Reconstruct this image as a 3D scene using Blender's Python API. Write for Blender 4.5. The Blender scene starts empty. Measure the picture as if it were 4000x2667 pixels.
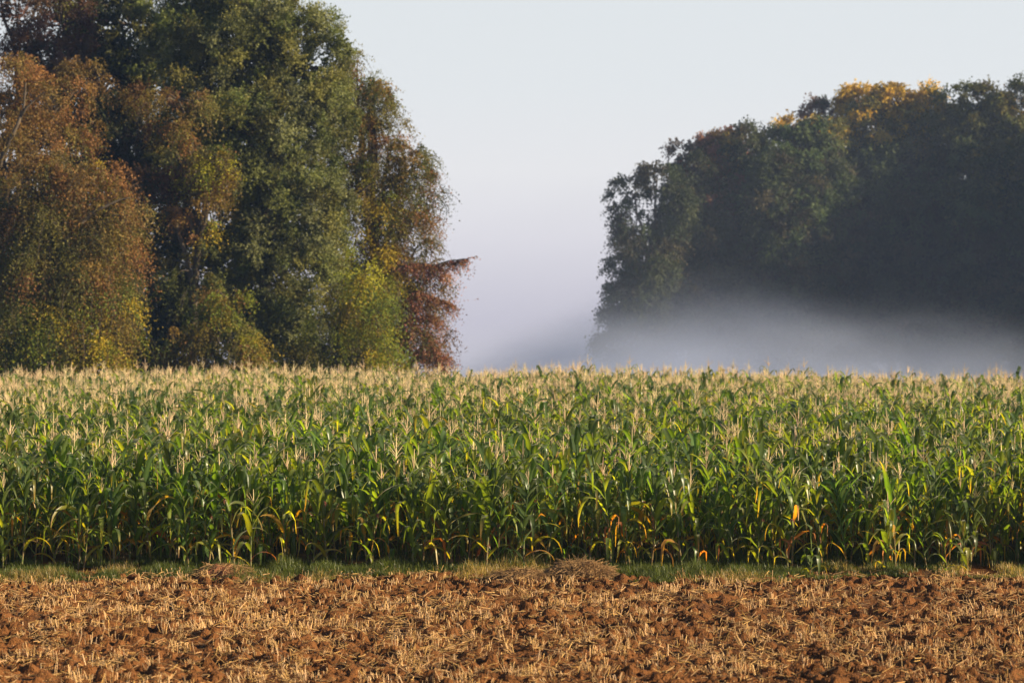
import bpy, math
import numpy as np
from mathutils import Vector
R = math.radians
rng = np.random.default_rng(7)
scene = bpy.context.scene
col = scene.collection

# ------------------------------------------------------------------ camera, sky, sun, exposure
CAMH = 4.65
cam_d = bpy.data.cameras.new('camera'); cam = bpy.data.objects.new('camera', cam_d); col.objects.link(cam)
cam.location = (0, 0, CAMH)
cam_d.lens = 90; cam_d.sensor_width = 36; cam_d.clip_end = 6000; cam_d.clip_start = 0.5
cam.rotation_euler = (R(90 - 0.43), 0, 0)
cam_d.dof.use_dof = True; cam_d.dof.focus_distance = 51; cam_d.dof.aperture_fstop = 1.8
scene.camera = cam

SUN_EL, SUN_BACK = 19.5, -10.0            # low sun from the right
w = bpy.data.worlds.new('World'); scene.world = w; w.use_nodes = True
nt = w.node_tree; nt.nodes.clear()
def N(t, ty, **kw):
    n = t.nodes.new(ty)
    for k, v in kw.items(): setattr(n, k, v)
    return n
out = N(nt, 'ShaderNodeOutputWorld'); bg = N(nt, 'ShaderNodeBackground'); bg.inputs[1].default_value = 0.05
sky = N(nt, 'ShaderNodeTexSky', sky_type='NISHITA', sun_disc=False)
sky.sun_elevation = R(SUN_EL); sky.sun_rotation = R(90 - SUN_BACK); sky.air_density = .8; sky.dust_density = .5; sky.ozone_density = 2.0
bg2 = N(nt, 'ShaderNodeBackground'); bg2.inputs[1].default_value = 0.545
tc = N(nt, 'ShaderNodeTexCoord'); sp = N(nt, 'ShaderNodeSeparateXYZ'); nt.links.new(tc.outputs['Generated'], sp.inputs[0])
rm = N(nt, 'ShaderNodeMapRange'); rm.inputs[1].default_value = -0.02; rm.inputs[2].default_value = 0.14
nt.links.new(sp.outputs[2], rm.inputs[0])
cr = N(nt, 'ShaderNodeValToRGB'); nt.links.new(rm.outputs[0], cr.inputs[0])
def setramp(cr, stops):
    e = cr.color_ramp.elements
    while len(e) > 1: e.remove(e[-1])
    e[0].position = stops[0][0]; e[0].color = (*stops[0][1], 1)
    for p, c in stops[1:]:
        x = e.new(p); x.color = (*c, 1)
setramp(cr, [(0.0, (.63, .61, .68)), (0.13, (.62, .60, .69)), (0.2, (.67, .65, .73)), (0.33, (.77, .755, .81)), (0.49, (.83, .83, .85)), (0.70, (.79, .82, .84)), (1.0, (.76, .80, .82))])
nt.links.new(cr.outputs[0], bg2.inputs[0])
mr = N(nt, 'ShaderNodeMapRange', interpolation_type='SMOOTHSTEP'); mr.inputs[1].default_value = 0.125; mr.inputs[2].default_value = 0.20
nt.links.new(sp.outputs[2], mr.inputs[0])
mx = N(nt, 'ShaderNodeMixShader'); nt.links.new(mr.outputs[0], mx.inputs[0]); nt.links.new(bg2.outputs[0], mx.inputs[1]); nt.links.new(bg.outputs[0], mx.inputs[2])
nt.links.new(sky.outputs[0], bg.inputs[0]); nt.links.new(mx.outputs[0], out.inputs[0])

sd = bpy.data.lights.new('sun', 'SUN'); sun = bpy.data.objects.new('sun', sd); col.objects.link(sun)
sd.energy = 5.0; sd.angle = R(0.5); sd.color = (1.0, 0.82, 0.54)
to_sun = Vector((math.cos(R(SUN_BACK)) * math.cos(R(SUN_EL)), math.sin(R(SUN_BACK)) * math.cos(R(SUN_EL)), math.sin(R(SUN_EL))))
sun.rotation_euler = to_sun.to_track_quat('Z', 'Y').to_euler()
scene.view_settings.view_transform = 'Standard'; scene.view_settings.look = 'None'
scene.view_settings.exposure = 0.90; scene.view_settings.gamma = 1.0
scene.cycles.use_denoising = True
scene.cycles.max_bounces = 6; scene.cycles.volume_bounces = 3; scene.cycles.transparent_max_bounces = 4
scene.cycles.diffuse_bounces = 1; scene.cycles.transmission_bounces = 3

# ------------------------------------------------------------------ helpers
FP = 5880.0                               # focal length in photo pixels at 2352 wide
def at(px, py, d):                        # a point of the photo at a real distance
    return np.array([(px - 1176) / FP * d, d, CAMH - (py - 740) / FP * d])

class Noise:
    def __init__(s, seed):
        s.t = np.random.default_rng(seed).random((256, 256))
    def __call__(s, x, y):
        xi = np.floor(x).astype(int); yi = np.floor(y).astype(int)
        fx = x - xi; fy = y - yi
        fx = fx * fx * (3 - 2 * fx); fy = fy * fy * (3 - 2 * fy)
        a = s.t[xi & 255, yi & 255]; b = s.t[(xi + 1) & 255, yi & 255]
        c = s.t[xi & 255, (yi + 1) & 255]; d = s.t[(xi + 1) & 255, (yi + 1) & 255]
        return (a * (1 - fx) + b * fx) * (1 - fy) + (c * (1 - fx) + d * fx) * fy
    def fbm(s, x, y, o=4):
        v = 0; amp = .5
        for k in range(o):
            v = v + amp * s(x * 2 ** k + 17.3 * k, y * 2 ** k + 5.1 * k); amp *= .5
        return v
nz = Noise(3)

def terrain(x, y):
    x = np.asarray(x, float); y = np.asarray(y, float)
    f = (nz.fbm(x / 26 + 40, y / 40 + 40, 2) - .375) * .9 * np.clip((y - 60) / 50, 0, 1)
    drop = np.clip((y - 128) / 60, 0, 1); drop = drop * drop * (3 - 2 * drop) * 4.5
    far = -.021 * np.clip(y - 250, 0, None)            # the land falls away into the valley
    return f * (1 - np.clip((y - 130) / 40, 0, 1)) - drop + far

def mesh(name, V, F, mat, tint=None, smooth=False):
    V = np.asarray(V, np.float32); F = np.asarray(F, np.int32)
    me = bpy.data.meshes.new(name)
    me.vertices.add(len(V)); me.vertices.foreach_set('co', V.ravel())
    k = F.shape[1]
    me.loops.add(F.size); me.loops.foreach_set('vertex_index', F.ravel())
    me.polygons.add(len(F)); me.polygons.foreach_set('loop_start', np.arange(0, F.size, k, dtype=np.int32))
    me.polygons.foreach_set('use_smooth', np.full(len(F), smooth))
    if tint is not None:
        a = me.attributes.new('tint', 'FLOAT_COLOR', 'POINT')
        c = np.ones((len(V), 4), np.float32); c[:, :3] = tint; a.data.foreach_set('color', c.ravel())
    me.materials.append(mat); me.update(calc_edges=True)
    return me
def obj(name, me, parent=None, link=True):
    o = bpy.data.objects.new(name, me)
    if link: col.objects.link(o)
    if parent: o.parent = parent
    return o
def empty(name, loc, rz=0):
    o = bpy.data.objects.new(name, None); col.objects.link(o); o.location = loc; o.rotation_euler.z = rz; o.empty_display_size = .2
    return o
def tag(o, label=None, cat=None, group=None, kind=None):
    for k, v in (('label', label), ('category', cat), ('group', group), ('kind', kind)):
        if v: o[k] = v
    return o

def tubes(P, rad, sides=4, cap=True):
    """P: (n, k, 3) centre lines, rad: (n, k). Returns V, F."""
    n, k, _ = P.shape
    T = np.gradient(P, axis=1); T /= np.linalg.norm(T, axis=2, keepdims=True) + 1e-9
    up = np.where(np.abs(T[..., 2:3]) > .9, np.array([1., 0, 0]), np.array([0, 0, 1.]))
    A = np.cross(T, up); A /= np.linalg.norm(A, axis=2, keepdims=True) + 1e-9
    B = np.cross(T, A)
    ang = np.arange(sides) / sides * 2 * np.pi
    V = P[:, :, None, :] + rad[:, :, None, None] * (np.cos(ang)[None, None, :, None] * A[:, :, None, :] + np.sin(ang)[None, None, :, None] * B[:, :, None, :])
    idx = np.arange(n * k * sides).reshape(n, k, sides)
    a = idx[:, :-1]; b = idx[:, 1:]
    F = np.stack([a, np.roll(a, -1, 2), np.roll(b, -1, 2), b], -1).reshape(-1, 4)
    if cap and sides == 4:
        F = np.concatenate([F, idx[:, -1].reshape(-1, 4)])
    return V.reshape(-1, 3), F
class Acc:
    def __init__(s): s.V = []; s.F = []; s.T = []; s.n = 0
    def add(s, V, F, tint):
        V = np.asarray(V, float); s.V.append(V); s.F.append(np.asarray(F) + s.n)
        t = np.asarray(tint, float); s.T.append(np.broadcast_to(t, (len(V), 3)).copy()); s.n += len(V)
    def mesh(s, name, mat, smooth=False):
        return mesh(name, np.concatenate(s.V), np.concatenate(s.F), mat, np.concatenate(s.T), smooth)

# ------------------------------------------------------------------ materials
def newmat(name):
    m = bpy.data.materials.new(name); m.use_nodes = True; t = m.node_tree; t.nodes.clear()
    return m, t, N(t, 'ShaderNodeOutputMaterial')
def tint_mat(name, rough=.6, spec=.3, trans=0.0, tboost=(1.6, 1.7, .9), nscale=0, namp=.3, bump=0, rand=0.0, sheen=0.0):
    m, t, o = newmat(name); L = t.links.new
    at_ = N(t, 'ShaderNodeAttribute', attribute_name='tint'); c = at_.outputs[0]
    if nscale:
        g = N(t, 'ShaderNodeTexCoord'); n = N(t, 'ShaderNodeTexNoise'); n.inputs['Scale'].default_value = nscale; n.inputs['Detail'].default_value = 5
        L(g.outputs['Object'], n.inputs['Vector'])
        r = N(t, 'ShaderNodeMapRange'); r.inputs[1].default_value = .3; r.inputs[2].default_value = .7; r.inputs[3].default_value = 1 - namp; r.inputs[4].default_value = 1 + namp
        L(n.outputs[0], r.inputs[0]); x = N(t, 'ShaderNodeVectorMath', operation='SCALE'); L(c, x.inputs[0]); L(r.outputs[0], x.inputs[3]); c = x.outputs[0]
    if rand:
        oi = N(t, 'ShaderNodeObjectInfo'); h = N(t, 'ShaderNodeHueSaturation')
        r = N(t, 'ShaderNodeMapRange'); r.inputs[3].default_value = .5 - rand * .12; r.inputs[4].default_value = .5 + rand * .10; L(oi.outputs['Random'], r.inputs[0]); L(r.outputs[0], h.inputs['Hue'])
        r2 = N(t, 'ShaderNodeMath', operation='MULTIPLY'); r2.inputs[1].default_value = 7.77; L(oi.outputs['Random'], r2.inputs[0])
        r3 = N(t, 'ShaderNodeMath', operation='FRACT'); L(r2.outputs[0], r3.inputs[0])
        r4 = N(t, 'ShaderNodeMapRange'); r4.inputs[3].default_value = 1 - rand; r4.inputs[4].default_value = 1 + rand; L(r3.outputs[0], r4.inputs[0]); L(r4.outputs[0], h.inputs['Value'])
        L(c, h.inputs['Color']); c = h.outputs[0]
    p = N(t, 'ShaderNodeBsdfPrincipled'); p.inputs['Roughness'].default_value = rough; p.inputs['Specular IOR Level'].default_value = spec
    if sheen: p.inputs['Sheen Weight'].default_value = sheen; p.inputs['Sheen Roughness'].default_value = .4; p.inputs['Sheen Tint'].default_value = (1, .97, .85, 1)
    L(c, p.inputs['Base Color']); s = p.outputs[0]
    if bump and nscale:
        b = N(t, 'ShaderNodeBump'); b.inputs['Strength'].default_value = bump; b.inputs['Distance'].default_value = .04; L(n.outputs[0], b.inputs['Height']); L(b.outputs[0], p.inputs['Normal'])
    if trans:
        tr = N(t, 'ShaderNodeBsdfTranslucent'); v = N(t, 'ShaderNodeVectorMath', operation='MULTIPLY'); v.inputs[1].default_value = tboost
        L(c, v.inputs[0]); L(v.outputs[0], tr.inputs[0]); mx = N(t, 'ShaderNodeMixShader'); mx.inputs[0].default_value = trans
        L(s, mx.inputs[1]); L(tr.outputs[0], mx.inputs[2]); s = mx.outputs[0]
    L(s, o.inputs[0]); return m
M_leaf = tint_mat('maize_leaf', .36, .6, .46, (3.6, 3.4, .5), rand=.25, sheen=.35)
M_stalk = tint_mat('maize_stalk', .5, .4)
M_tassel = tint_mat('maize_tassel', .7, .2, .2, (1.3, 1.2, 1), rand=.15)
M_tree = tint_mat('tree_leaf', .6, .2, .30, (1.5, 1.5, .8))
M_bark = tint_mat('bark', .9, .1, nscale=3, namp=.35)
M_soil = tint_mat('soil', .95, .08, nscale=34, namp=.3, bump=1.0)
M_straw = tint_mat('straw', .5, .4, .15, (1.1, 1.1, 1))
M_grass = tint_mat('grass', .45, .45, .35, (1.9, 2.0, .8))
M_land = tint_mat('land', .95, .05, nscale=.25, namp=.3)

# ------------------------------------------------------------------ ground
def grid(x, y):
    X, Y = np.meshgrid(x, y); nx, ny = len(x), len(y)
    i = np.arange(nx * ny).reshape(ny, nx)
    F = np.stack([i[:-1, :-1], i[:-1, 1:], i[1:, 1:], i[1:, :-1]], -1).reshape(-1, 4)
    return X, Y, F
gx = np.concatenate([-np.geomspace(3500, 62, 26), np.linspace(-60, 60, 61), np.geomspace(62, 3500, 26)])
gy = np.concatenate([np.linspace(-400, 0, 9), np.arange(4, 300, 3.0), np.geomspace(304, 4000, 30)])
X, Y, F = grid(gx, gy); Z = terrain(X, Y)
Z = np.where((np.abs(X) < 17) & (Y > 27) & (Y < 47), Z - .5, Z)      # sunk under the detailed soil sheet
ti = np.where((Y < 50)[..., None], (.20, .11, .06), np.where((Y < 128)[..., None], (.07, .055, .03), (.06, .08, .03)))
g = obj('ground', mesh('ground', np.stack([X, Y, Z], -1).reshape(-1, 3), F, M_land, ti.reshape(-1, 3), True)); tag(g, kind='structure')

SX0, SX1, SY0, SY1 = -14.5, 14.5, 28.0, 49.5
xs = np.arange(SX0, SX1, .034); ys = np.arange(SY0, SY1, .034)
X, Y, F = grid(xs, ys)
n2 = Noise(11); n3 = Noise(12)
H = .025 * np.abs(n3.fbm(X * 8 + 3, Y * 8, 2) - .38) + .12 * (n2.fbm(X / 1.1, Y / 1.6, 4) - .47) + .09 * np.abs(n2.fbm(X * 3.2 + 9, Y * 3.2, 3) - .44) + .06 * (n3.fbm(X * 11, Y * 11, 3) - .44)
edge = np.clip((48.2 - Y) / 1.5, 0.15, 1)
base0 = H.copy()
def clod_field(n, r0, r1):
    cx = rng.uniform(SX0, SX1, n); cy = rng.uniform(SY0, 47.4, n); rr = r0 + (r1 - r0) * rng.random(n) ** 2.5
    keep = n3(cx * .9 + 30, cy * .9) > rng.random(n) * .8
    for x, y, r in zip(cx[keep], cy[keep], rr[keep]):
        i0 = max(int((x - SX0 - r * 1.3) / .034), 0); i1 = int((x - SX0 + r * 1.3) / .034) + 2
        j0 = max(int((y - SY0 - r * 1.3) / .034), 0); j1 = int((y - SY0 + r * 1.3) / .034) + 2
        xx = X[j0:j1, i0:i1] - x; yy = Y[j0:j1, i0:i1] - y
        a = rng.uniform(0, 3.14); ex = rng.uniform(.7, 1.3)
        u = xx * math.cos(a) + yy * math.sin(a); v = (-xx * math.sin(a) + yy * math.cos(a)) * ex
        wob = 1 + 1.0 * (n3(X[j0:j1, i0:i1] * 7, Y[j0:j1, i0:i1] * 7) - .5)
        d = np.sqrt(u * u + v * v) / r * wob
        top = base0[j0:j1, i0:i1] * 1.1 + r * rng.uniform(.6, 1.0) * np.clip(1 - d ** 3, 0, 1) ** .6 * (.65 + .7 * n3(X[j0:j1, i0:i1] * 9 + 4, Y[j0:j1, i0:i1] * 9)) + u * rng.uniform(-.3, .3) * (d < 1)
        H[j0:j1, i0:i1] = np.where(d < 1, np.maximum(H[j0:j1, i0:i1], top), H[j0:j1, i0:i1])
clod_field(26000, .03, .13)
H = (H - .05) * edge
cc = n2.fbm(X * .7, Y * .7, 3)[..., None]
tint = np.array([.205, .086, .030]) * (.72 + .6 * cc) * (1 - .2 * n3(X * 4, Y * 4)[..., None])
soil_H = H
o = obj('plowed_soil', mesh('plowed_soil', np.stack([X, Y, H], -1).reshape(-1, 3), F, M_soil, tint.reshape(-1, 3), False)); tag(o, kind='structure')
def soil_z(x, y):
    i = np.clip(((x - SX0) / .034).astype(int), 0, H.shape[1] - 1); j = np.clip(((y - SY0) / .034).astype(int), 0, H.shape[0] - 1)
    return soil_H[j, i]
def edge_y(x):                            # the wavering line where grass meets the plowed soil
    return 46.35 + 1.3 * (n2(x / 2.3 + 5, x * 0 + 2) - .5) + .5 * (n2(x * 1.7, x * 0 + 9) - .5)

# loose clods lying on the plowed soil
def clod_mesh(seed):
    r = np.random.default_rng(seed); nu, nv = 16, 10
    th = np.linspace(0, 2 * np.pi, nu, endpoint=False); ph = np.linspace(.05, np.pi - .05, nv)
    TH, PH = np.meshgrid(th, ph)
    D = np.stack([np.sin(PH) * np.cos(TH), np.sin(PH) * np.sin(TH), np.cos(PH)], -1).reshape(-1, 3)
    q = np.ones(len(D))
    for k in range(14):                   # broken facets
        nrm = r.normal(size=3); nrm /= np.linalg.norm(nrm); h = r.uniform(.45, .9); dd = D @ nrm
        q = np.where(dd > 1e-3, np.minimum(q, h / np.maximum(dd, 1e-3)), q)
    q *= 1 + .13 * r.normal(size=len(D)) * (np.abs(D[:, 2]) < .98)
    V = D * q[:, None] * np.array([1, r.uniform(.7, 1), r.uniform(.6, .85)])
    i = np.arange(nu * nv).reshape(nv, nu)
    F = np.stack([i[:-1], np.roll(i[:-1], -1, 1), np.roll(i[1:], -1, 1), i[1:]], -1).reshape(-1, 4)
    c = np.array([.22, .10, .048]) * r.uniform(.8, 1.15)
    V = np.concatenate([V, [[0, 0, V[0, 2]], [0, 0, V[-1, 2]]]]); a, b = len(V) - 2, len(V) - 1
    capf = [[a, i[0, k], i[0, (k + 1) % nu], i[0, (k + 1) % nu]] for k in range(0)]
    return mesh('soil_clod', V, F, M_soil, np.broadcast_to(c, (len(V), 3)), False)
clods = [clod_mesh(s) for s in range(6)]
spots = []
for k in range(400):
    d = rng.uniform(33.2, 46.3); x = rng.uniform(-1, 1) * 10.1 * d / 50
    if all((x - a) ** 2 + ((d - b) * .35) ** 2 > .55 ** 2 for a, b, _ in spots): spots.append((x, d, rng.uniform(.05, .12)))
    if len(spots) == 90: break
for k, (x, d, s) in enumerate(spots):
    o = obj('soil_clod', clods[k % 6]); o.location = (x, d, float(soil_z(np.array([x]), np.array([d]))[0]) + s * .25)
    o.scale = (s * 1.25, s, s * .8); o.rotation_euler = (rng.uniform(-.6, .6), rng.uniform(-.6, .6), rng.uniform(0, 6.28))
    tag(o, 'loose lump of brown earth lying among the straw on the plowed strip', 'soil clod', 'loose clods on the plowed strip')

# ------------------------------------------------------------------ straw
def straws(n, standing, ymin=29, ymax=47.6):
    # clusters
    nc = n // 9
    cx = rng.uniform(-1, 1, nc); cy = ymin + (ymax - ymin) * rng.random(nc) ** .85; cx = cx * (10.6 * cy / 50 + 1.5)
    dens = n2.fbm(cx * .9 + 3, cy * .5, 3); keep = dens + .45 * rng.random(nc) > .58; cx, cy = cx[keep], cy[keep]
    cnt = rng.integers(2, 12, len(cx)); i = np.repeat(np.arange(len(cx)), cnt); m = len(i)
    sp = rng.uniform(.03, .12, len(cx))[i]
    x = cx[i] + rng.normal(size=m) * sp; y = cy[i] + rng.normal(size=m) * sp * (1 if standing else 2)
    ok = y < edge_y(x) + .35; x, y, i = x[ok], y[ok], i[ok]; m = len(x)
    z = soil_z(x, y) - .01
    if standing:
        la = rng.uniform(0, 6.28, len(cx)); lt = np.abs(rng.normal(0, .38, len(cx)))
        tilt = np.stack([np.cos(la) * lt, np.sin(la) * lt], -1)[i] + rng.normal(size=(m, 2)) * .22
        L = (rng.uniform(.07, .19, len(cx))[i]) * rng.uniform(.7, 1.15, m)
        d = np.stack([tilt[:, 0], tilt[:, 1], np.ones(m)], -1)
    else:
        a = rng.uniform(0, 6.28, m); el = rng.normal(.1, .28, m); L = rng.uniform(.04, .26, m); z += .02 + .05 * rng.random(m)
        d = np.stack([np.cos(a), np.sin(a), el], -1)
    d /= np.linalg.norm(d, axis=1, keepdims=True)
    p0 = np.stack([x, y, z], -1); t = np.array([0, .5, 1])
    P = p0[:, None] + d[:, None] * (L[:, None] * t)[..., None]
    P[:, 1] += rng.normal(size=(m, 3)) * .006
    rad = np.repeat(rng.uniform(.003, .0065, m)[:, None], 3, 1)
    V, F = tubes(P, rad, 4)
    c = np.array([.74, .45, .18])[None] * rng.uniform(.4, 1.3, m)[:, None]; c[:, 2] *= rng.uniform(.75, 1.25, m)
    return V, F, np.repeat(c, 12, 0)
V, F, T = straws(25000, True)
tag(obj('straw_stubble', mesh('straw_stubble', V, F, M_straw, T)), 'pale cut straw stubble standing in tufts all over the plowed strip', 'stubble', kind='stuff')
V, F, T = straws(32000, False)
T[:] *= .85
tag(obj('straw_litter', mesh('straw_litter', V, F, M_straw, T)), 'loose broken straw lying between the stubble tufts and clods', 'straw', kind='stuff')

# ------------------------------------------------------------------ grass strip
def blades(x, y, z, L, wd, tint, lean=.6):
    n = len(x); a = rng.uniform(0, 6.28, n); t = np.linspace(0, 1, 4)
    ln = np.abs(rng.normal(lean, .35, n))
    hor = L[:, None] * (ln[:, None] * t ** 1.8) * .8; ver = L[:, None] * (t - .35 * ln[:, None] * t ** 2.4)
    C = np.stack([x[:, None] + np.cos(a)[:, None] * hor, y[:, None] + np.sin(a)[:, None] * hor, z[:, None] + ver], -1)
    b = a + np.pi / 2 + rng.normal(0, .5, n); W = wd[:, None] * np.array([1, .9, .6, .08])
    S = np.stack([np.cos(b)[:, None] * W, np.sin(b)[:, None] * W, 0 * W], -1)
    V = np.stack([C - S, C + S], 2).reshape(-1, 3); i = np.arange(n * 8).reshape(n, 4, 2)
    F = np.stack([i[:, :-1, 0], i[:, :-1, 1], i[:, 1:, 1], i[:, 1:, 0]], -1).reshape(-1, 4)
    return V, F, np.repeat(tint, 8, 0)
n = 150000
x = rng.uniform(-13, 15, n); y = edge_y(x) + rng.random(n) ** 1.25 * 4.6 - .15
tuft = n3(x * 2.6, y * 1.1) * .7 + n3(x * .75 + 50, y * .4) * .5
ok = tuft + .2 * rng.random(n) > .60; x, y, tuft = x[ok], y[ok], tuft[ok]; n = len(x)
L = (.03 + .25 * np.clip(tuft, 0, 1.2) ** 1.6) * rng.uniform(.5, 1.35, n) * np.clip((y - edge_y(x)) * .9 + .55, .5, 1)
dry = (n2(x * .8 + 77, y * .5) + .35 * rng.random(n) - np.clip((y - edge_y(x)) * .16, 0, .5)) > .62
tn = np.where(dry[:, None], (.40, .28, .12), (.10, .12, .03)) * rng.uniform(.6, 1.4, n)[:, None]
V, F, T = blades(x, y, terrain(x, y) - .01 + 0 * x, L, rng.uniform(.004, .009, n), tn)
tag(obj('grass', mesh('grass', V, F, M_grass, T)), 'rough green grass along the foot of the maize', 'grass', kind='stuff')

# mounds at the seam between soil and grass
def mound(x0, y0, rx, h, label, cat, name, strawy, c):
    root = empty(name, (x0, y0, 0)); tag(root, label, cat)
    u = np.linspace(-1, 1, 70); UX, UY, F = grid(u, u); d = np.sqrt(UX ** 2 + UY ** 2)
    hh = h * np.clip(1 - d ** 2, 0, 1) ** .8 * (.75 + .6 * n3(UX * 3 + x0, UY * 3)) + .05 * (n3(UX * 12, UY * 12) - .5) * (d < 1) - .05
    V = np.stack([UX * rx, UY * rx * .8, hh], -1).reshape(-1, 3)
    t = np.array(c) * (.8 + .4 * n3(UX * 6, UY * 6)[..., None])
    obj('soil_heap', mesh('soil_heap', V, F, M_soil, t.reshape(-1, 3)), root)
    n = strawy; a = rng.uniform(0, 6.28, n); rr = np.sqrt(rng.random(n)) * .95
    px, py = np.cos(a) * rr, np.sin(a) * rr
    z = h * np.clip(1 - rr ** 2, 0, 1) ** .8 * .95 + .02 * rng.random(n)
    dd = rng.normal(size=(n, 3)) * (1, 1, .35); dd[:, 0] += px * .8; dd /= np.linalg.norm(dd, axis=1, keepdims=True)
    Ls = rng.uniform(.08, .28, n); tt = np.linspace(0, 1, 4); p0 = np.stack([px * rx, py * rx * .8, z], -1)
    P = p0[:, None] + dd[:, None] * (Ls[:, None] * tt)[..., None]; P[..., 2] -= (Ls[:, None] * tt ** 2) * .3 - .03
    V, F = tubes(P, np.repeat(rng.uniform(.0022, .004, n)[:, None], 4, 1), 4, False)
    tn = np.array([.50, .30, .13]) * rng.uniform(.5, 1.25, n)[:, None]
    obj('dry_grass', mesh('dry_grass', V, F, M_straw, np.repeat(tn, 16, 0)), root)
mound(1.25, 46.6, .62, .27, 'domed heap of dry matted hay where the grass meets the soil, right of centre', 'hay heap', 'hay_heap', 2600, (.26, .14, .07))
mound(.15, 46.4, .55, .14, 'low strawy heap left of the domed hay heap at the grass edge', 'hay heap', 'hay_heap', 900, (.26, .13, .065))
mound(-5.25, 46.6, .55, .24, 'small reddish heap of crumbled earth at the grass edge on the left', 'earth heap', 'earth_heap', 250, (.26, .11, .06))

# ------------------------------------------------------------------ maize plants
GREEN = np.array([.060, .094, .016])
def leaf_strip(acc, r, p0, az, length, W, th0, bend, kink, c0, c1, dead=0.0):
    k = 9; t = np.linspace(0, 1, k)
    th = th0 - bend * t ** 1.4
    if kink is not None: th = th - kink[1] / (1 + np.exp(-(t - kink[0]) * 28))
    th = np.maximum(th, -1.5 + .12 * r.normal())
    seg = length / (k - 1)
    azt = az + np.cumsum(r.normal(0, .07 + .12 * dead, k))
    dx = np.cos(th) * seg; dz = np.sin(th) * seg
    rr = np.stack([np.cos(azt) * dx, np.sin(azt) * dx, dz], -1)
    C = p0 + np.concatenate([[[0, 0, 0]], np.cumsum(rr, 0)[:-1]])
    wv = W * np.clip(t * 5 + .35, 0, 1) * np.clip((1 - t) * 1.7, 0.03, 1) ** .75 * (1 - .45 * dead)
    tw = np.cumsum(r.normal(0, .10 + .3 * dead, k))
    S = np.stack([-np.sin(azt), np.cos(azt), 0 * azt], -1)
    Nn = np.stack([-np.cos(azt) * np.sin(th), -np.sin(azt) * np.sin(th), np.cos(th)], -1)
    S2 = S * np.cos(tw)[:, None] + Nn * np.sin(tw)[:, None]; N2 = -S * np.sin(tw)[:, None] + Nn * np.cos(tw)[:, None]
    rip = r.normal(0, .10, (k, 2))
    A = C + (S2 * .5 + N2 * (.16 + rip[:, :1])) * wv[:, None]; B = C - (S2 * .5 - N2 * (.16 + rip[:, 1:])) * wv[:, None]
    V = np.stack([A, C, B], 1).reshape(-1, 3); i = np.arange(k * 3).reshape(k, 3)
    F = np.concatenate([np.stack([i[:-1, j], i[:-1, j + 1], i[1:, j + 1], i[1:, j]], -1) for j in (0, 1)])
    f = np.clip((t - .55) / .45, 0, 1)[:, None] ** 1.5
    cc = c0 * (1 - f) + c1 * f
    T = np.repeat(cc, 3, 0).reshape(k, 3, 3); T[:, 1] = T[:, 1] * 1.5 + .02 * (1 - dead)
    acc.add(V, F, T.reshape(-1, 3))
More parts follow.
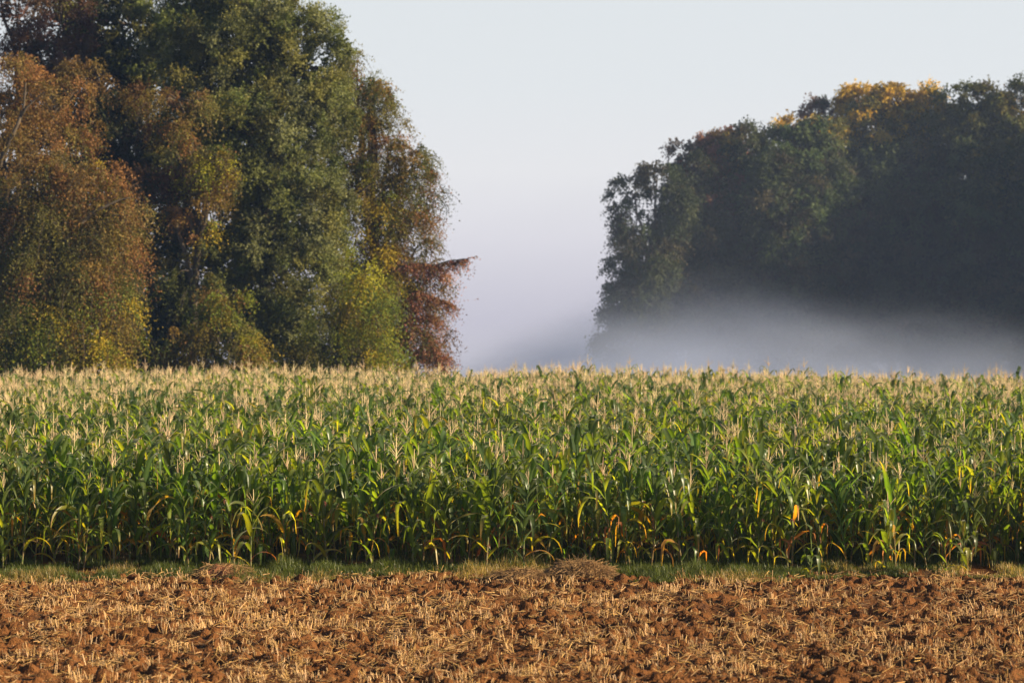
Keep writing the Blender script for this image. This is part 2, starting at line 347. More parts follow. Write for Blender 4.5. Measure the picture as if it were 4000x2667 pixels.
def make_plant(seed, rich=False, height=1.8, dryness=.25, nleaf=12, spread=1.0, tassel=True, ear=True):
    r = np.random.default_rng(seed); out = {}
    lean = r.normal(0, .085, 2)
    def sp(h): return np.array([lean[0] * h + .03 * math.sin(h * 2.3), lean[1] * h, h])
    hs = np.linspace(-.03, height, 9); P = np.array([sp(h) for h in hs])[None]
    rad = np.linspace(.019, .008, 9)[None]
    a = Acc(); V, F = tubes(P, rad, 6, False)
    ct = np.linspace(0, 1, 9)[:, None]; c = np.array([.20, .17, .07]) * (1 - ct) + np.array([.10, .15, .04]) * ct
    if r.random() < .3: c = c * .5 + np.array([.24, .15, .07]) * .5
    a.add(V, F, np.repeat(c, 6, 0))
    for h in np.linspace(.12, height * .85, 9):      # nodes
        q = sp(h); V, F = tubes(np.array([[q - (0, 0, .012), q, q + (0, 0, .012)]]), np.array([[.013, .018, .013]]) * (1.1 - .45 * h / height), 6, False); a.add(V, F, (.13, .11, .05))
    out['stalk'] = a.mesh('stalk', M_stalk, True)
    a = Acc(); plane = r.uniform(0, 6.28)
    for i in range(nleaf):
        f = i / (nleaf - 1); h = height * (.09 + (.76 if rich else .85) * f) + r.normal(0, .015)
        az = plane + (i % 2) * np.pi + r.normal(0, .45)
        lf = 1 - abs(f - .55) * 1.0; length = (.52 + .55 * lf) * r.uniform(.85, 1.15) * (height / 1.8) ** .5 * spread
        W = (.072 + .040 * lf) * r.uniform(.85, 1.15)
        dead = 0.0
        g = GREEN * r.uniform(.75, 1.35) * (1, 1, r.uniform(.8, 1.3)); c0 = g; c1 = g * (1.3, 1.1, .9)
        pd = dryness * (1.7 - 2.6 * f)
        if r.random() < pd:
            dead = r.uniform(.4, 1); c0 = np.array([.36, .16, .035]) * r.uniform(.5, 1.1); c1 = np.array([.38, .20, .07]) * r.uniform(.6, 1.1)
            if r.random() < .5: c0 = np.array([.20, .19, .025])
        elif r.random() < .22: c1 = np.array([.36, .22, .04])
        elif r.random() < .10: c0 = np.array([.14, .17, .02]); c1 = np.array([.30, .22, .03])
        th0 = r.uniform(.95, 1.32) - dead * r.uniform(.0, .8); bend = r.uniform(.7, 2.3) + dead
        kink = (r.uniform(.25, .68), r.uniform(1.0, 2.4)) if r.random() < .72 else None
        if f > .75: th0 = r.uniform(.9, 1.42); bend = r.uniform(.3, 2.4); length *= .85
        if f > .75 and r.random() < .5: kink = (r.uniform(.35, .6), r.uniform(1.2, 2.2))
        leaf_strip(a, r, sp(h), az, length, W, th0, bend, kink, c0, c1, dead)
        # sheath
        V, F = tubes(np.array([[sp(h - .13), sp(h - .05), sp(h + .01)]]), np.array([[.015, .017, .021]]) * (1.05 - .35 * f), 5, False); a.add(V, F, np.where(dead > 0, (.26, .17, .08), g * 1.7))
    out['leaves'] = a.mesh('leaves', M_leaf, True)
    if tassel:
        a = Acc(); top = sp(height); nb = r.integers(6, 11) if rich else r.integers(2, 7); tc = np.array([.90, .71, .42]) * r.uniform(.8, 1.12)
        Ls = [r.uniform(.30, .46)] + list(r.uniform(.13, .28, nb)); k = 5; t = np.linspace(0, 1, k)
        for j, L in enumerate(Ls):
            az = r.uniform(0, 6.28); out0 = 0.03 if j == 0 else r.uniform(.12, .75); dr = 0 if j == 0 else r.uniform(-.3, .5)
            b = top + np.array([0, 0, -.02 if j == 0 else r.uniform(0, .10)])
            hr = L * (out0 * t + .25 * dr * t * t * (j > 0)); vz = L * (t * math.sqrt(max(.1, 1 - out0 ** 2 * .6)) - .22 * max(dr, 0) * t ** 2)
            P = b + np.stack([np.cos(az) * hr, np.sin(az) * hr, vz], -1)
            V, F = tubes(P[None], (np.array([.003, .0052, .005, .0045, .0025]) * (1.5 if j == 0 else 1))[None], 4, False); a.add(V, F, tc * r.uniform(.85, 1.15))
        out['tassel'] = a.mesh('tassel', M_tassel)
    if ear:
        a = Acc(); h = height * r.uniform(.42, .55); az = r.uniform(0, 6.28); q = sp(h)
        t = np.linspace(0, 1, 6); P = q + np.stack([np.cos(az) * (.02 + .09 * t), np.sin(az) * (.02 + .09 * t), .24 * t], -1)
        V, F = tubes(P[None], np.array([[.014, .026, .030, .027, .019, .008]]), 8, False); a.add(V, F, (.13, .17, .05)); out['ear'] = a.mesh('ear', M_stalk, True)
        a = Acc(); n = 26; d = r.normal(size=(n, 3)); d[:, 2] += .3; d /= np.linalg.norm(d, axis=1, keepdims=True); tt = np.linspace(0, 1, 4)
        Q = P[-1] - (0, 0, .01) + d[:, None] * (r.uniform(.03, .06, n)[:, None] * tt)[..., None]; Q[..., 2] -= .03 * tt ** 2
        V, F = tubes(Q, np.full((n, 4), .003), 3, False); a.add(V, F, np.array([.34, .13, .09])); out['silk'] = a.mesh('silk', M_tassel)
    return out
NV = 16
plants = [make_plant(100 + k, k >= 11, height=1.62 + .30 * ((k * 7) % NV) / NV, dryness=.12 + .30 * ((k * 5) % NV) / NV, nleaf=10 + k % 4, ear=k % 2 == 0, tassel=k % 5 in (0, 2) or k >= 11) for k in range(NV)]
def place(v, x, y, s, rz, label, group, cat='maize plant', name='maize_plant'):
    root = empty(name, (x, y, float(terrain(x, y))), rz); root.scale = (s, s, s); tag(root, label, cat, group)
    for k in ('stalk', 'leaves', 'tassel'):
        if k in v: obj(k, v[k], root)
    if 'ear' in v: e = obj('ear', v['ear'], root); obj('silk', v['silk'], e)
    return root
# plants that stand out, in front of the rows
special = [
 (-4.85, 47.5, dict(height=1.25, dryness=.75, nleaf=9), 'stunted maize plant with curled orange leaves near the small reddish earth heap'),
 (.22, 47.6, dict(height=1.62, dryness=.3, nleaf=11), 'bright green maize plant standing forward of the row, behind the low strawy heap'),
 (5.2, 47.6, dict(height=1.70, dryness=.8, nleaf=10), 'withered maize plant with long dangling orange leaves, right of the domed hay heap'),
 (6.9, 47.3, dict(height=1.15, dryness=.25, nleaf=10), 'slumped half-height maize plant with leaves trailing down into the grass'),
 (7.15, 47.7, dict(height=1.80, dryness=.65, nleaf=11), 'tall maize plant with several drying orange and yellow leaves near the right edge'),
 (8.0, 47.1, dict(height=.62, dryness=.1, nleaf=7, tassel=False, ear=False), 'knee-high young maize plant with upright leaves growing in the grass'),
 (8.35, 46.9, dict(height=.85, dryness=.35, nleaf=8, tassel=False, ear=False), 'thin young maize plant with narrow arching leaves spreading over the grass at the right'),
 (5.45, 46.9, dict(height=.45, dryness=.2, nleaf=6, tassel=False, ear=False), 'smallest young maize plant, ankle-deep in the grass at the field edge'),
]
for k, (x, y, kw, lab) in enumerate(special):
    kw.setdefault('ear', k % 2 == 0); place(make_plant(900 + k, **kw), x, y, 1, rng.uniform(0, 6.28), lab, 'maize plants at the field edge')
# the whole crop
PX, PY = [], []
yy = 48.2; row = 0
while yy < 127:
    hw = 10.2 * yy / 50 * 1.10
    xx = np.arange(-hw - 3, hw + 14, .29); xx = xx + rng.normal(0, .08, len(xx)) + rng.uniform(-.1, .1)
    miss = rng.random(len(xx)) < (.3 if row == 0 else .08)
    xx = xx[~miss]; PX.append(xx); PY.append(yy + .004 * xx + rng.normal(0, .06 if row else .14, len(xx))); yy += .86; row += 1
PX = np.concatenate(PX); PY = np.concatenate(PY); n = len(PX)
inframe = np.abs(PX) < 10.15 * PY / 50
first = np.where(inframe)[0]; first = first[np.argsort(PY[first])][:292]
isfirst = np.zeros(n, bool); isfirst[first] = True
sc = np.clip(rng.normal(1.0, .11, n), .72, 1.3) * (1 + .10 * (n3(PX * .35, PY * .15 + 60) - .5)); rz = rng.uniform(0, 6.28, n); var = np.where(rng.random(n) < np.clip((PY - 72) / 42, .04, .9), rng.integers(11, NV, n), rng.integers(0, 11, n))
sc = np.where(PY < 48.7, sc * .96, sc)
for k in first:
    place(plants[var[k]], PX[k], PY[k], float(sc[k]), rz[k], 'full-grown green maize plant in the foremost rows along the grass strip', 'maize plants at the field edge')
# the rest: one object, instanced on its own points
src = bpy.data.collections.new('maize_sources')
for k, v in enumerate(plants):
    Vs, Fs, Ts, mats, mi, off = [], [], [], [], [], 0
    for key, me in v.items():
        nv = len(me.vertices); a = np.empty(nv * 3, np.float32); me.vertices.foreach_get('co', a); Vs.append(a.reshape(-1, 3))
        nl = len(me.loops); b = np.empty(nl, np.int32); me.loops.foreach_get('vertex_index', b)
        c = np.empty(nv * 4, np.float32); me.attributes['tint'].data.foreach_get('color', c); Ts.append(c.reshape(-1, 4)[:, :3])
        kk = len(me.polygons[0].vertices); b = b.reshape(-1, kk) + off; Fs.append(b); off += nv
        if me.materials[0] not in mats: mats.append(me.materials[0])
        mi += [mats.index(me.materials[0])] * len(b)
    me = mesh('maize_plant_mesh', np.concatenate(Vs), np.concatenate(Fs), mats[0], np.concatenate(Ts), True)
    for m_ in mats[1:]: me.materials.append(m_)
    me.polygons.foreach_set('material_index', np.array(mi, np.int32))
    o = bpy.data.objects.new('maize_source_%02d' % k, me); src.objects.link(o)
rest = ~isfirst
X_, Y_ = PX[rest], PY[rest]; Z_ = terrain(X_, Y_)
me = bpy.data.meshes.new('maize_crop'); me.vertices.add(len(X_)); me.vertices.foreach_set('co', np.stack([X_, Y_, Z_], -1).astype(np.float32).ravel())
a = me.attributes.new('rot', 'FLOAT_VECTOR', 'POINT'); a.data.foreach_set('vector', np.stack([rng.normal(0, .03, len(X_)), rng.normal(0, .03, len(X_)), rz[rest]], -1).astype(np.float32).ravel())
a = me.attributes.new('scl', 'FLOAT', 'POINT'); a.data.foreach_set('value', sc[rest].astype(np.float32))
a = me.attributes.new('var', 'INT', 'POINT'); a.data.foreach_set('value', var[rest].astype(np.int32))
crop = obj('maize_crop', me); tag(crop, 'dense mass of tasselled maize filling the field behind its foremost rows', 'maize crop', kind='stuff')
gn = bpy.data.node_groups.new('maize_scatter', 'GeometryNodeTree')
gn.interface.new_socket('Geometry', in_out='INPUT', socket_type='NodeSocketGeometry'); gn.interface.new_socket('Geometry', in_out='OUTPUT', socket_type='NodeSocketGeometry')
gi = gn.nodes.new('NodeGroupInput'); go = gn.nodes.new('NodeGroupOutput'); iop = gn.nodes.new('GeometryNodeInstanceOnPoints'); ci = gn.nodes.new('GeometryNodeCollectionInfo')
ci.inputs['Collection'].default_value = src; ci.inputs['Separate Children'].default_value = True; ci.inputs['Reset Children'].default_value = True
def named(nm, ty):
    q = gn.nodes.new('GeometryNodeInputNamedAttribute'); q.data_type = ty; q.inputs['Name'].default_value = nm
    return q.outputs['Attribute']
gn.links.new(gi.outputs[0], iop.inputs['Points']); gn.links.new(ci.outputs[0], iop.inputs['Instance']); iop.inputs['Pick Instance'].default_value = True
gn.links.new(named('var', 'INT'), iop.inputs['Instance Index']); gn.links.new(named('rot', 'FLOAT_VECTOR'), iop.inputs['Rotation']); gn.links.new(named('scl', 'FLOAT'), iop.inputs['Scale'])
gn.links.new(iop.outputs[0], go.inputs[0])
md = crop.modifiers.new('scatter', 'NODES'); md.node_group = gn
print('crop plants', len(X_))

# ------------------------------------------------------------------ trees
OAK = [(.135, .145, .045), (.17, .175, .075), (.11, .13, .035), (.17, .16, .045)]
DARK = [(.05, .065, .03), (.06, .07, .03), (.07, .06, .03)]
BROWN = [(.20, .125, .03), (.17, .13, .03), (.20, .10, .035), (.14, .125, .03)]
REDB = [(.36, .14, .10), (.30, .14, .08), (.22, .13, .065)]
YELG = [(.28, .26, .02), (.20, .22, .02), (.34, .25, .025), (.14, .17, .025)]
GOLD = [(.60, .40, .04), (.54, .35, .045), (.42, .30, .04)]
OLIV = [(.12, .12, .035), (.16, .14, .03), (.10, .11, .03)]
PURP = [(.12, .06, .045), (.09, .06, .04), (.15, .08, .045)]
ORNG = [(.28, .14, .05), (.24, .14, .045), (.18, .13, .04)]
def tree(name, label, d, trunk_px, lobes, leaf=.17, droop=.3, dens=1.0, seed=0, twig=.9, group=None, cat='tree', limbs=(), holes=.0, barkc=(.10, .08, .06)):
    """lobes: (px, py, depth offset in m, radius px x, radius px y, palette, amount)"""
    r = np.random.default_rng(seed); bx = (trunk_px - 1176) / FP * d; bz = float(terrain(bx, d))
    root = empty(name, (bx, d, bz)); tag(root, label, cat, group)
    O = np.array([bx, d, bz]); acc = Acc(); bark = Acc(); ppm = FP / d
    # trunk
    tops = [at(px, py, d + dy) - O for (px, py, dy, rx, ry, pal, am) in lobes]
    hmax = max(t[2] for t in tops); k = 9; t = np.linspace(0, 1, k); tr = .016 * hmax + .06
    P = np.stack([.5 * np.sin(t * 2.2 + seed) * t, .3 * np.sin(t * 3 + seed) * t, -.3 + t * hmax * .85], -1)
    V, F = tubes(P[None], (tr * (1 - .8 * t))[None], 9, False); bark.add(V, F, barkc)
    def limb(A, B, r0, r1, sag=.0, k=7):
        t = np.linspace(0, 1, k)[:, None]; M = (A + B) / 2 + np.array([0, 0, sag]) + r.normal(0, .04, 3) * np.linalg.norm(B - A)
        P = (1 - t) ** 2 * A + 2 * t * (1 - t) * M + t * t * B; P[1:-1] += r.normal(0, .015, (k - 2, 3)) * np.linalg.norm(B - A)
        V, F = tubes(P[None], np.linspace(r0, r1, k)[None], 5, False); bark.add(V, F, np.array(barkc) * r.uniform(.7, 1.5)); return P
    for (px, py, dy, rx, ry, pal, am), c in zip(lobes, tops):
        RX, RZ = rx / ppm, ry / ppm; RY = min(RX, RZ) * 1.05
        st = P[min(k - 1, int(np.clip(c[2] / (hmax * .85 + 1e-6) * .62, .15, .95) * k))]
        limb(st, c, tr * .5, .06, .8)
        area = 4.2 * (RX * RZ + RX * RY + RY * RZ) / 3 * 2.2
        ncl = int(max(8, area * 1.15 * am ** 1.15))
        u = r.normal(size=(ncl, 3)); u /= np.linalg.norm(u, axis=1, keepdims=True)
        u[:, 1] = np.where(r.random(ncl) < .55, -np.abs(u[:, 1]), u[:, 1])
        rho = (.30 + .72 * r.random(ncl) ** .5) * (1 + .16 * np.sin(u[:, 0] * 6 + seed + px) + .16 * np.sin(u[:, 2] * 8 + seed * 2 + py))
        cc = c + u * rho[:, None] * (RX, RY, RZ)
        cr_ = r.uniform(.55, 1.35, ncl) * (1 + .25 * am * 0)
        for q in cc[r.random(ncl) < .35]:
            limb(c + (q - c) * r.uniform(0, .3), q, .07, .012, r.uniform(0, .4), 5)
        # strands of leaves
        ns = np.maximum(4, (34 * cr_ ** 1.6 * dens)).astype(int); i = np.repeat(np.arange(ncl), ns); m = len(i)
        du = r.normal(size=(m, 3)); du /= np.linalg.norm(du, axis=1, keepdims=True); du = du * .9 + u[i] * .6; du[:, 2] += .25 - droop * .4
        du /= np.linalg.norm(du, axis=1, keepdims=True)
        p0 = cc[i] + du * (cr_[i] * r.random(m) * .55)[:, None]; Ls = cr_[i] * twig * r.uniform(.5, 1.2, m)
        nl = 7; tt = (np.arange(nl) + .5) / nl
        Q = p0[:, None] + du[:, None] * (Ls[:, None] * tt)[..., None]; Q[..., 2] -= droop * 1.3 * Ls[:, None] * tt ** 2
        tw = np.where(r.random(m) < .05)[0]
        if len(tw): V, F = tubes(Q[tw], np.repeat(np.linspace(.022, .006, nl)[None], len(tw), 0), 4, False); bark.add(V + 0, F, np.array(barkc) * .9)
        Q = Q.reshape(-1, 3) + r.normal(0, .045, (m * nl, 3)); n = len(Q)
        if not len(Q): continue
        pal = np.array(pal); ci_ = pal[r.integers(0, len(pal), ncl)] * r.uniform(.6, 1.6, ncl)[:, None]
        C = np.repeat(ci_[i], nl, 0) * r.uniform(.85, 1.15, n)[:, None]
        sw = r.random(n) < .02; C[sw] = pal[r.integers(0, len(pal), sw.sum())] * 1.1
        leaves(acc, r, Q, leaf, C, np.repeat(u[i], nl, 0), droop)
    for lb in limbs:                                  # long bare limbs that show, with leaves at their ends
        (pts, r0, pal, amt) = lb; A = [at(px, py, d + dy) - O for px, py, dy in pts]
        for j in range(len(A) - 1):
            limb(A[j], A[j + 1], r0 * (1 - j / len(A)), r0 * (1 - (j + 1) / len(A)) + .01, .15)
        if amt:
            n = amt; s0 = r.random(n) ** .6; seg = np.minimum((s0 * (len(A) - 1)).astype(int), len(A) - 2); f = s0 * (len(A) - 1) - seg
            A_ = np.array(A); p = A_[seg] * (1 - f)[:, None] + A_[seg + 1] * f[:, None]; okk = s0 > .35; p = p[okk]; m = len(p)
            du = r.normal(size=(m, 3)) * (.8, .8, .55); du[:, 0] += .25; Ls = r.uniform(.2, .95, m); nl = 9; tt = (np.arange(nl) + .5) / nl
            Q = p[:, None] + du[:, None] * (Ls[:, None] * tt)[..., None]; Q[..., 2] -= 1.1 * Ls[:, None] * tt ** 1.2
            tw = np.arange(0, m, 9); V, F = tubes(Q[tw], np.repeat(np.linspace(.03, .008, nl)[None], len(tw), 0), 4, False); bark.add(V, F, barkc)
            Q = Q.reshape(-1, 3) + r.normal(0, .04, (m * nl, 3)); pal = np.array(pal)
            C = np.repeat(pal[r.integers(0, len(pal), m)], nl, 0) * r.uniform(.7, 1.4, len(Q))[:, None]
            leaves(acc, r, Q, leaf, C, np.zeros((len(Q), 3)), droop)
    obj('trunk', bark.mesh('trunk', M_bark, True), root)
    obj('crown', acc.mesh('crown', M_tree), root)
    return root
def leaves(acc, r, Q, size, C, outw, droop):
    n = len(Q); nn = r.normal(size=(n, 3)) + outw * .6 + (0, 0, .5 - droop * .4); nn /= np.linalg.norm(nn, axis=1, keepdims=True)
    a = np.cross(nn, r.normal(size=(n, 3))); a[:, 2] -= droop * .6; a /= np.linalg.norm(a, axis=1, keepdims=True); b = np.cross(nn, a)
    s = size * r.uniform(.6, 1.35, n)[:, None]
    V = np.stack([Q - a * s * .5, Q + b * s * .34 + nn * s * .08, Q + a * s * .55, Q - b * s * .34 + nn * s * .08], 1).reshape(-1, 3)
    acc.add(V, np.arange(n * 4).reshape(n, 4), np.repeat(C, 4, 0))

GL, GR = 'trees of the left wood', 'trees of the right wood'
tree('oak_tree', 'big grey-green oak rising past the top of the photo, in the left wood', 156, 600, [
    (560, 130, 2, 190, 190, OAK, 1), (660, 70, 0, 90, 90, OAK, .8), (480, 20, 2, 140, 120, OAK, 1), (700, 160, 0, 90, 110, OAK, .9), (760, 250, 0, 80, 90, OAK, .9), (765, 110, 0, 50, 50, OAK, .55),
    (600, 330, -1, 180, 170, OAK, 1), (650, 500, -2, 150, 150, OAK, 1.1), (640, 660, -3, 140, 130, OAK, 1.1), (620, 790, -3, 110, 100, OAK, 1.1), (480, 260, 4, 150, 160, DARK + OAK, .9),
    (500, 620, 4, 150, 220, DARK, .9), (400, 760, 4, 120, 120, DARK, .9)], leaf=.145, dens=1.3, droop=.05, seed=1, twig=.6, group=GL)  # DARK on the oak's left lobes: shade of the recess put into leaf colour
tree('dark_tree', 'dark green tree at the back of the left wood, top left of the grey-green oak', 166, 300, [
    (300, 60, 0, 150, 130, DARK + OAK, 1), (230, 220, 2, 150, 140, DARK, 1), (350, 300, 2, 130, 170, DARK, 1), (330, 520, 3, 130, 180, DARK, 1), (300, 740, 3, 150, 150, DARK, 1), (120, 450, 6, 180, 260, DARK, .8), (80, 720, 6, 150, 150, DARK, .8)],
    leaf=.19, droop=.1, seed=2, twig=.6, group=GL)
tree('purple_brown_tree', 'thin dark purple-brown tree in the top left corner with sky showing through', 160, 60, [
    (40, 40, 0, 90, 80, PURP, .38), (140, 60, 0, 80, 80, PURP, .55), (60, 130, 0, 90, 60, PURP, .45), (0, -20, 0, 100, 60, PURP, .5), (170, 150, 0, 60, 60, PURP, .7)], leaf=.16, droop=.2, seed=3, group=GL, twig=.8)
tree('orange_birch', 'rusty orange tree with a leaning pale limb at the upper left edge', 147, 10, [
    (40, 190, 0, 70, 60, ORNG, .6), (100, 230, 0, 60, 80, ORNG, .7), (40, 290, 0, 70, 70, ORNG, .55), (140, 180, 2, 70, 40, ORNG, .5), (110, 310, 0, 60, 60, ORNG + BROWN, .6), (10, 380, 0, 60, 50, ORNG, .6), (190, 190, 2, 45, 50, ORNG, .4), (180, 290, 2, 45, 55, BROWN, .4)],
    leaf=.125, dens=1.35, droop=.75, seed=4, group=GL, twig=1.0, barkc=(.09, .07, .05), limbs=[([(0, 380, -2), (30, 310, -3), (55, 250, -3), (60, 190, -3)], .16, ORNG, 0), ([(40, 290, -3), (70, 240, -3), (100, 215, -3)], .07, ORNG, 0)])
tree('weeping_beech', 'broad weeping tree with yellow-brown hanging foliage at the lower left', 143, 110, [
    (150, 400, 0, 90, 70, ORNG, .8), (240, 420, 0, 50, 60, YELG + ORNG, .6), (90, 500, 0, 140, 110, BROWN + OLIV, 1), (230, 500, -1, 80, 90, BROWN + ORNG, .9), (270, 590, -1, 65, 80, BROWN, .8), (150, 620, -1, 140, 110, BROWN + OLIV, 1),
    (200, 720, -1, 90, 100, BROWN + YELG, .9), (80, 760, -1, 120, 100, YELG + OLIV, .9), (240, 800, -1, 60, 60, YELG + BROWN, .9), (0, 620, 0, 80, 140, OLIV + BROWN, .8), (150, 840, -1, 150, 60, YELG + OLIV, 1)],
    leaf=.125, dens=1.35, droop=1.0, seed=5, group=GL, twig=1.15, limbs=[([(175, 600, -2), (190, 510, -2.5), (250, 470, -2.5), (300, 455, -2)], .14, BROWN, 0), ([(45, 520, -2), (60, 470, -2), (120, 430, -1.5)], .11, BROWN, 0)])
tree('reddish_beech', 'muted red-brown tree standing in the dark gap left of the grey-green oak', 150, 440, [
    (410, 230, 0, 80, 50, BROWN + ORNG, .6), (440, 320, 0, 80, 60, BROWN + ORNG + OLIV, .6), (480, 390, 0, 60, 50, BROWN + YELG, .6), (390, 450, 2, 60, 70, PURP, .6), (460, 500, 0, 60, 60, BROWN + YELG, .5), (330, 230, 2, 60, 60, PURP + BROWN, .4), (510, 390, -1, 35, 40, YELG + ORNG, .7), (440, 620, 0, 60, 70, BROWN + OLIV, .4)],
    leaf=.125, dens=1.35, droop=.6, seed=6, group=GL, twig=.9)
tree('young_hornbeam', 'low yellow-green tree at the foot of the wood between the weeping tree and the oak', 144, 490, [
    (520, 680, 0, 50, 45, YELG + BROWN, .6), (470, 750, 0, 70, 50, YELG + BROWN, .7), (520, 800, 0, 80, 60, YELG + BROWN, .9), (430, 830, 0, 70, 50, OLIV + BROWN, .8), (560, 850, 0, 80, 40, YELG, .9)], leaf=.125, dens=1.35, droop=.7, seed=7, group=GL, twig=.9)
tree('autumn_beech', 'brown and yellow tree with a red-leaved limb reaching out over the gap', 162, 860, [
    (820, 180, 0, 50, 60, OLIV + BROWN, .6), (850, 210, 0, 45, 40, OLIV + BROWN, .5), (800, 240, 2, 60, 60, OLIV + OAK, .8), (860, 250, 0, 55, 60, BROWN, .6), (800, 330, 1, 80, 80, BROWN + OLIV, .8), (890, 350, 0, 60, 80, BROWN, .7), (940, 400, 0, 55, 70, BROWN + OLIV, .7), (840, 450, 0, 90, 80, BROWN + YELG, .9), (970, 450, 0, 40, 70, OLIV + BROWN, .6),
    (900, 530, 0, 90, 60, BROWN + ORNG, .9), (890, 640, 0, 80, 70, BROWN + YELG, .9), (840, 720, 2, 90, 80, OLIV + BROWN, .9), (870, 800, 2, 80, 60, OLIV + BROWN, .8), (780, 560, -1, 80, 90, YELG, .9), (830, 690, -4, 55, 60, YELG, .9), (955, 570, 0, 45, 50, BROWN, .6), (860, 620, 0, 60, 70, YELG + BROWN, .6), (920, 720, 0, 70, 70, REDB + BROWN + OLIV, .6), (970, 700, 0, 42, 55, REDB + OLIV, .3), (985, 780, 0, 35, 60, REDB, .5), (975, 650, 0, 38, 40, REDB + BROWN, .35), (1000, 800, 0, 28, 50, REDB, .4), (910, 800, 0, 60, 50, BROWN + OLIV, .55)],
    leaf=.125, dens=1.35, droop=.7, seed=8, group=GL, twig=1.0, limbs=[([(850, 665, -1), (895, 625, -2), (940, 605, -2), (1000, 610, -2), (1075, 595, -2)], .15, REDB, 360), ([(900, 700, -1), (960, 670, -2), (1040, 700, -2)], .08, REDB, 300), ([(930, 740, -1), (985, 770, -1), (1015, 845, -1)], .08, REDB, 420),
        ([(800, 480, -2), (830, 440, -3), (860, 420, -3)], .10, BROWN, 0), ([(900, 420, 0), (960, 370, 0), (1000, 400, 0)], .06, BROWN, 120), ([(850, 240, 0), (890, 200, 0), (900, 240, 0)], .05, BROWN, 120)])
tree('bright_hornbeam', 'yellow-green hornbeam with feathery hanging sprays, low at the right foot of the left wood', 148, 800, [
    (830, 640, 0, 40, 45, YELG, .5), (810, 700, 0, 45, 50, YELG, .6), (850, 740, 0, 50, 60, YELG, .8), (760, 790, 0, 80, 70, YELG + OLIV, 1), (840, 820, 0, 70, 50, YELG, .9), (700, 840, 0, 90, 50, YELG + OLIV, 1), (880, 840, 0, 60, 35, YELG + OLIV, .6)],
    leaf=.125, dens=1.35, droop=1.0, seed=9, group=GL, twig=1.05)

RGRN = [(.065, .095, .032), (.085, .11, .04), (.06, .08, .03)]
kw = dict(leaf=.23, dens=1.2, group=GR)
tree('lacy_tree', 'dark lacy tree at the left end of the right wood, drooping into the fog', 226, 1500, [
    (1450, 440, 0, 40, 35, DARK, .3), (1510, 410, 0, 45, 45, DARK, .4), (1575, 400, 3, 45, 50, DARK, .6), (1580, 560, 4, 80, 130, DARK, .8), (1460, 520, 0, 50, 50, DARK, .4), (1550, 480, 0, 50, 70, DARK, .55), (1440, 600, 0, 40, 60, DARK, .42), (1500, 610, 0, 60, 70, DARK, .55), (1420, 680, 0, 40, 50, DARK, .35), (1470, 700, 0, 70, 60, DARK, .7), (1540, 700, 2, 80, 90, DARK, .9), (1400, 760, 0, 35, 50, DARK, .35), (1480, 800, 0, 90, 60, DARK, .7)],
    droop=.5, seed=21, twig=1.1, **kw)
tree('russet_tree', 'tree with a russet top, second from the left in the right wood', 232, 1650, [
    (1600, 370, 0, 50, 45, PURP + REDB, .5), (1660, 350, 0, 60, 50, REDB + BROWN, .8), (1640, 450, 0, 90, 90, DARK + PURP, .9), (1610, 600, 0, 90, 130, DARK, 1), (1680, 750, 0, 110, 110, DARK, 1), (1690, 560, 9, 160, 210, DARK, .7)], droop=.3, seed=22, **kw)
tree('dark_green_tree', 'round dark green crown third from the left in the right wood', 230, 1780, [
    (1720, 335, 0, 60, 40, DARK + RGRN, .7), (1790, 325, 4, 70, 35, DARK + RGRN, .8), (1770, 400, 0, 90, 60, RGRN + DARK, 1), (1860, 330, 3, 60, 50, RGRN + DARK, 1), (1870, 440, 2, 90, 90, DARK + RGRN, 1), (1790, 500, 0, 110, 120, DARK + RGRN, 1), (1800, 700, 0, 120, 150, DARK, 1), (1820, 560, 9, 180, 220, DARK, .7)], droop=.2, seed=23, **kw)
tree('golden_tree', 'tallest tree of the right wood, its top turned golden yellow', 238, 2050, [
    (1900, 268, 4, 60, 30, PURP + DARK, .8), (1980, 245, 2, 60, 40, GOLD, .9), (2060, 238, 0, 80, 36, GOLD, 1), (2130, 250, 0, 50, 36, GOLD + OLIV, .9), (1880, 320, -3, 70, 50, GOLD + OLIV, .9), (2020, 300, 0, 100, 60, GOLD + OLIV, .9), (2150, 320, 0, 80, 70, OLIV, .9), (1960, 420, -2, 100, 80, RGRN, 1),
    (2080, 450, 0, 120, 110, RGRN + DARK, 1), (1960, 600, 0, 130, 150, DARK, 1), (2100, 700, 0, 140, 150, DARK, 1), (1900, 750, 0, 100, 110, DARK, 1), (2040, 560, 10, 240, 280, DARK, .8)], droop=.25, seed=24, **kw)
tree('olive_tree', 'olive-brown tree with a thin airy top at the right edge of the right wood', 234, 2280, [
    (2220, 230, 2, 50, 35, OLIV, .45), (2290, 225, 0, 55, 40, OLIV + BROWN, .5), (2350, 240, 0, 50, 50, OLIV + BROWN, .6), (2230, 300, 0, 70, 50, OLIV, .9), (2320, 340, 0, 80, 70, OLIV, 1), (2240, 430, -2, 90, 90, RGRN + OLIV, 1), (2340, 500, 0, 100, 120, RGRN + DARK, 1), (2240, 620, 0, 110, 130, DARK, 1), (2340, 740, 0, 110, 130, DARK, 1), (2200, 780, 0, 110, 100, DARK, 1), (2290, 560, 10, 180, 260, DARK, .8)], droop=.25, seed=25, **kw)
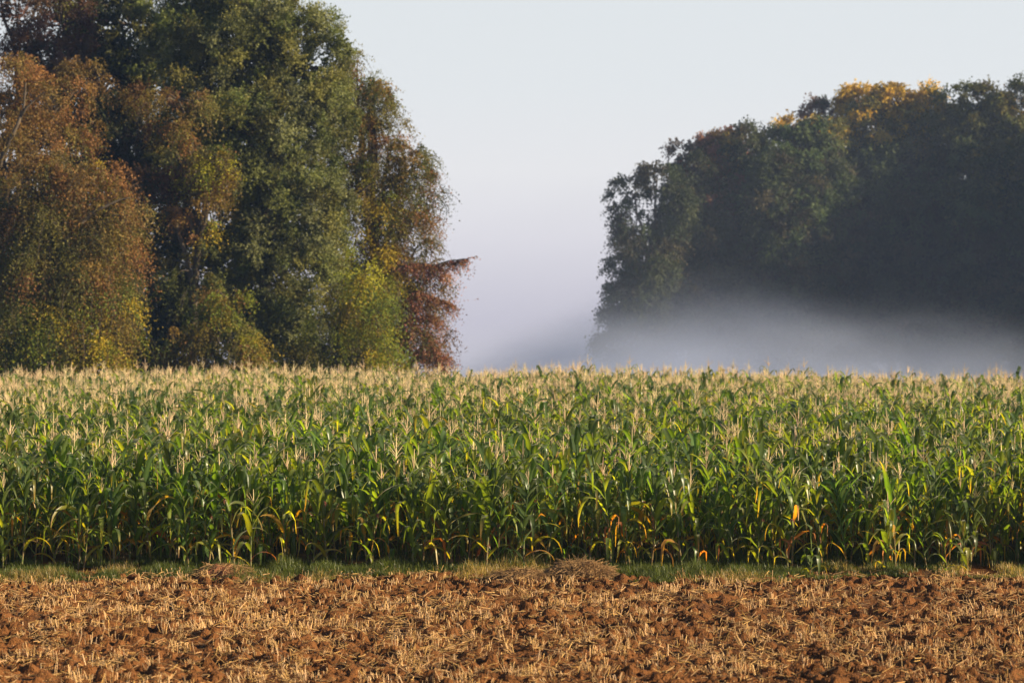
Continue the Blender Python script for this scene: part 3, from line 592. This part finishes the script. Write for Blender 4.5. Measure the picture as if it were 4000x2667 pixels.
# the wood goes on to the right, past the edge of the photo
e1 = tree('dark_green_tree', 'dark tree just beyond the right edge of the wood', 240, 2520, [
    (2480, 260, 0, 120, 80, OLIV, .9), (2500, 420, 0, 160, 140, RGRN + DARK, .9), (2500, 660, 0, 170, 180, DARK, .9)], droop=.2, seed=26, **kw)
e1['group'] = 'trees of the right wood beyond the photo'; e1['label'] = 'dark tree of the right wood beyond the edge of the photo'
for dx, dy, s in ((4, -15, .97), (6, -30, .97), (16, -22, 1.0), (15, -8, 1.0), (29, 6, 1.1), (13, 16, 1.05), (43, -4, 1.1), (58, 8, 1.1)):
    c = e1.copy(); col.objects.link(c); c.location.x += dx; c.location.y += dy; c.rotation_euler.z = dx; c.scale = (s, s, s)
    for ch in e1.children:
        q = ch.copy(); col.objects.link(q); q.parent = c

# ------------------------------------------------------------------ fog bank and haze
def box(name, x0, x1, y0, y1, z0, z1, mat):
    V = [(x, y, z) for z in (z0, z1) for y in (y0, y1) for x in (x0, x1)]
    F = [(0, 2, 3, 1), (4, 5, 7, 6), (0, 1, 5, 4), (2, 6, 7, 3), (0, 4, 6, 2), (1, 3, 7, 5)]
    return obj(name, mesh(name, V, F, mat))
m, t, o = newmat('fog'); L = t.links.new
pv = N(t, 'ShaderNodeVolumePrincipled'); pv.inputs['Color'].default_value = (.70, .78, 1.0, 1); pv.inputs['Anisotropy'].default_value = .1
tc = N(t, 'ShaderNodeTexCoord'); mp = N(t, 'ShaderNodeMapping'); mp.inputs['Scale'].default_value = (1 / 14, 1 / 30, 1 / 6)
n1 = N(t, 'ShaderNodeTexNoise'); n1.inputs['Scale'].default_value = 1; n1.inputs['Detail'].default_value = 5; n1.inputs['Roughness'].default_value = .55
L(tc.outputs['Object'], mp.inputs[0]); L(mp.outputs[0], n1.inputs['Vector'])
sx = N(t, 'ShaderNodeSeparateXYZ'); L(tc.outputs['Object'], sx.inputs[0])
# top of the fog: 9 m at the gap, sinking to the right, ragged
tx = N(t, 'ShaderNodeMapRange', interpolation_type='SMOOTHSTEP'); tx.inputs[1].default_value = -16; tx.inputs[2].default_value = 15; tx.inputs[3].default_value = -3; tx.inputs[4].default_value = 5.5; L(sx.outputs[0], tx.inputs[0])
ty = N(t, 'ShaderNodeMapRange'); ty.inputs[1].default_value = 14; ty.inputs[2].default_value = 48; ty.inputs[3].default_value = 0; ty.inputs[4].default_value = -5.0; L(sx.outputs[0], ty.inputs[0])
tz = N(t, 'ShaderNodeMath', operation='ADD'); L(tx.outputs[0], tz.inputs[0]); L(ty.outputs[0], tz.inputs[1])
ns = N(t, 'ShaderNodeMath', operation='MULTIPLY_ADD'); ns.inputs[1].default_value = 8; L(n1.outputs[0], ns.inputs[0]); L(tz.outputs[0], ns.inputs[2])
df = N(t, 'ShaderNodeMath', operation='SUBTRACT'); L(ns.outputs[0], df.inputs[0]); L(sx.outputs[2], df.inputs[1])
dn = N(t, 'ShaderNodeMapRange'); dn.inputs[1].default_value = 0; dn.inputs[2].default_value = 12; L(df.outputs[0], dn.inputs[0])
pw = N(t, 'ShaderNodeMath', operation='POWER'); pw.inputs[1].default_value = 2.2; L(dn.outputs[0], pw.inputs[0])
up = N(t, 'ShaderNodeMapRange'); up.inputs[1].default_value = 0; up.inputs[2].default_value = 34; up.inputs[3].default_value = .0022; up.inputs[4].default_value = 0; L(sx.outputs[2], up.inputs[0])
fin = N(t, 'ShaderNodeMath', operation='MULTIPLY_ADD'); fin.inputs[1].default_value = .15; L(pw.outputs[0], fin.inputs[0]); L(up.outputs[0], fin.inputs[2])
L(fin.outputs[0], pv.inputs['Density']); L(pv.outputs[0], o.inputs['Volume'])
m.cycles.volume_step_rate = .3
tag(box('ground_fog', -90, 120, 190, 262, -6, 34, m), 'lavender-grey bank of ground fog lying in the gap and along the foot of the right wood', 'fog', kind='stuff')
m, t, o = newmat('haze'); pv = N(t, 'ShaderNodeVolumePrincipled'); pv.inputs['Color'].default_value = (.34, .54, 1.0, 1); pv.inputs['Density'].default_value = .00024; pv.inputs['Anisotropy'].default_value = .2
t.links.new(pv.outputs[0], o.inputs['Volume'])
tag(box('haze', -260, 180, -30, 300, -8, 48, m), 'thin blue morning haze in the air over the whole field', 'haze', kind='stuff')
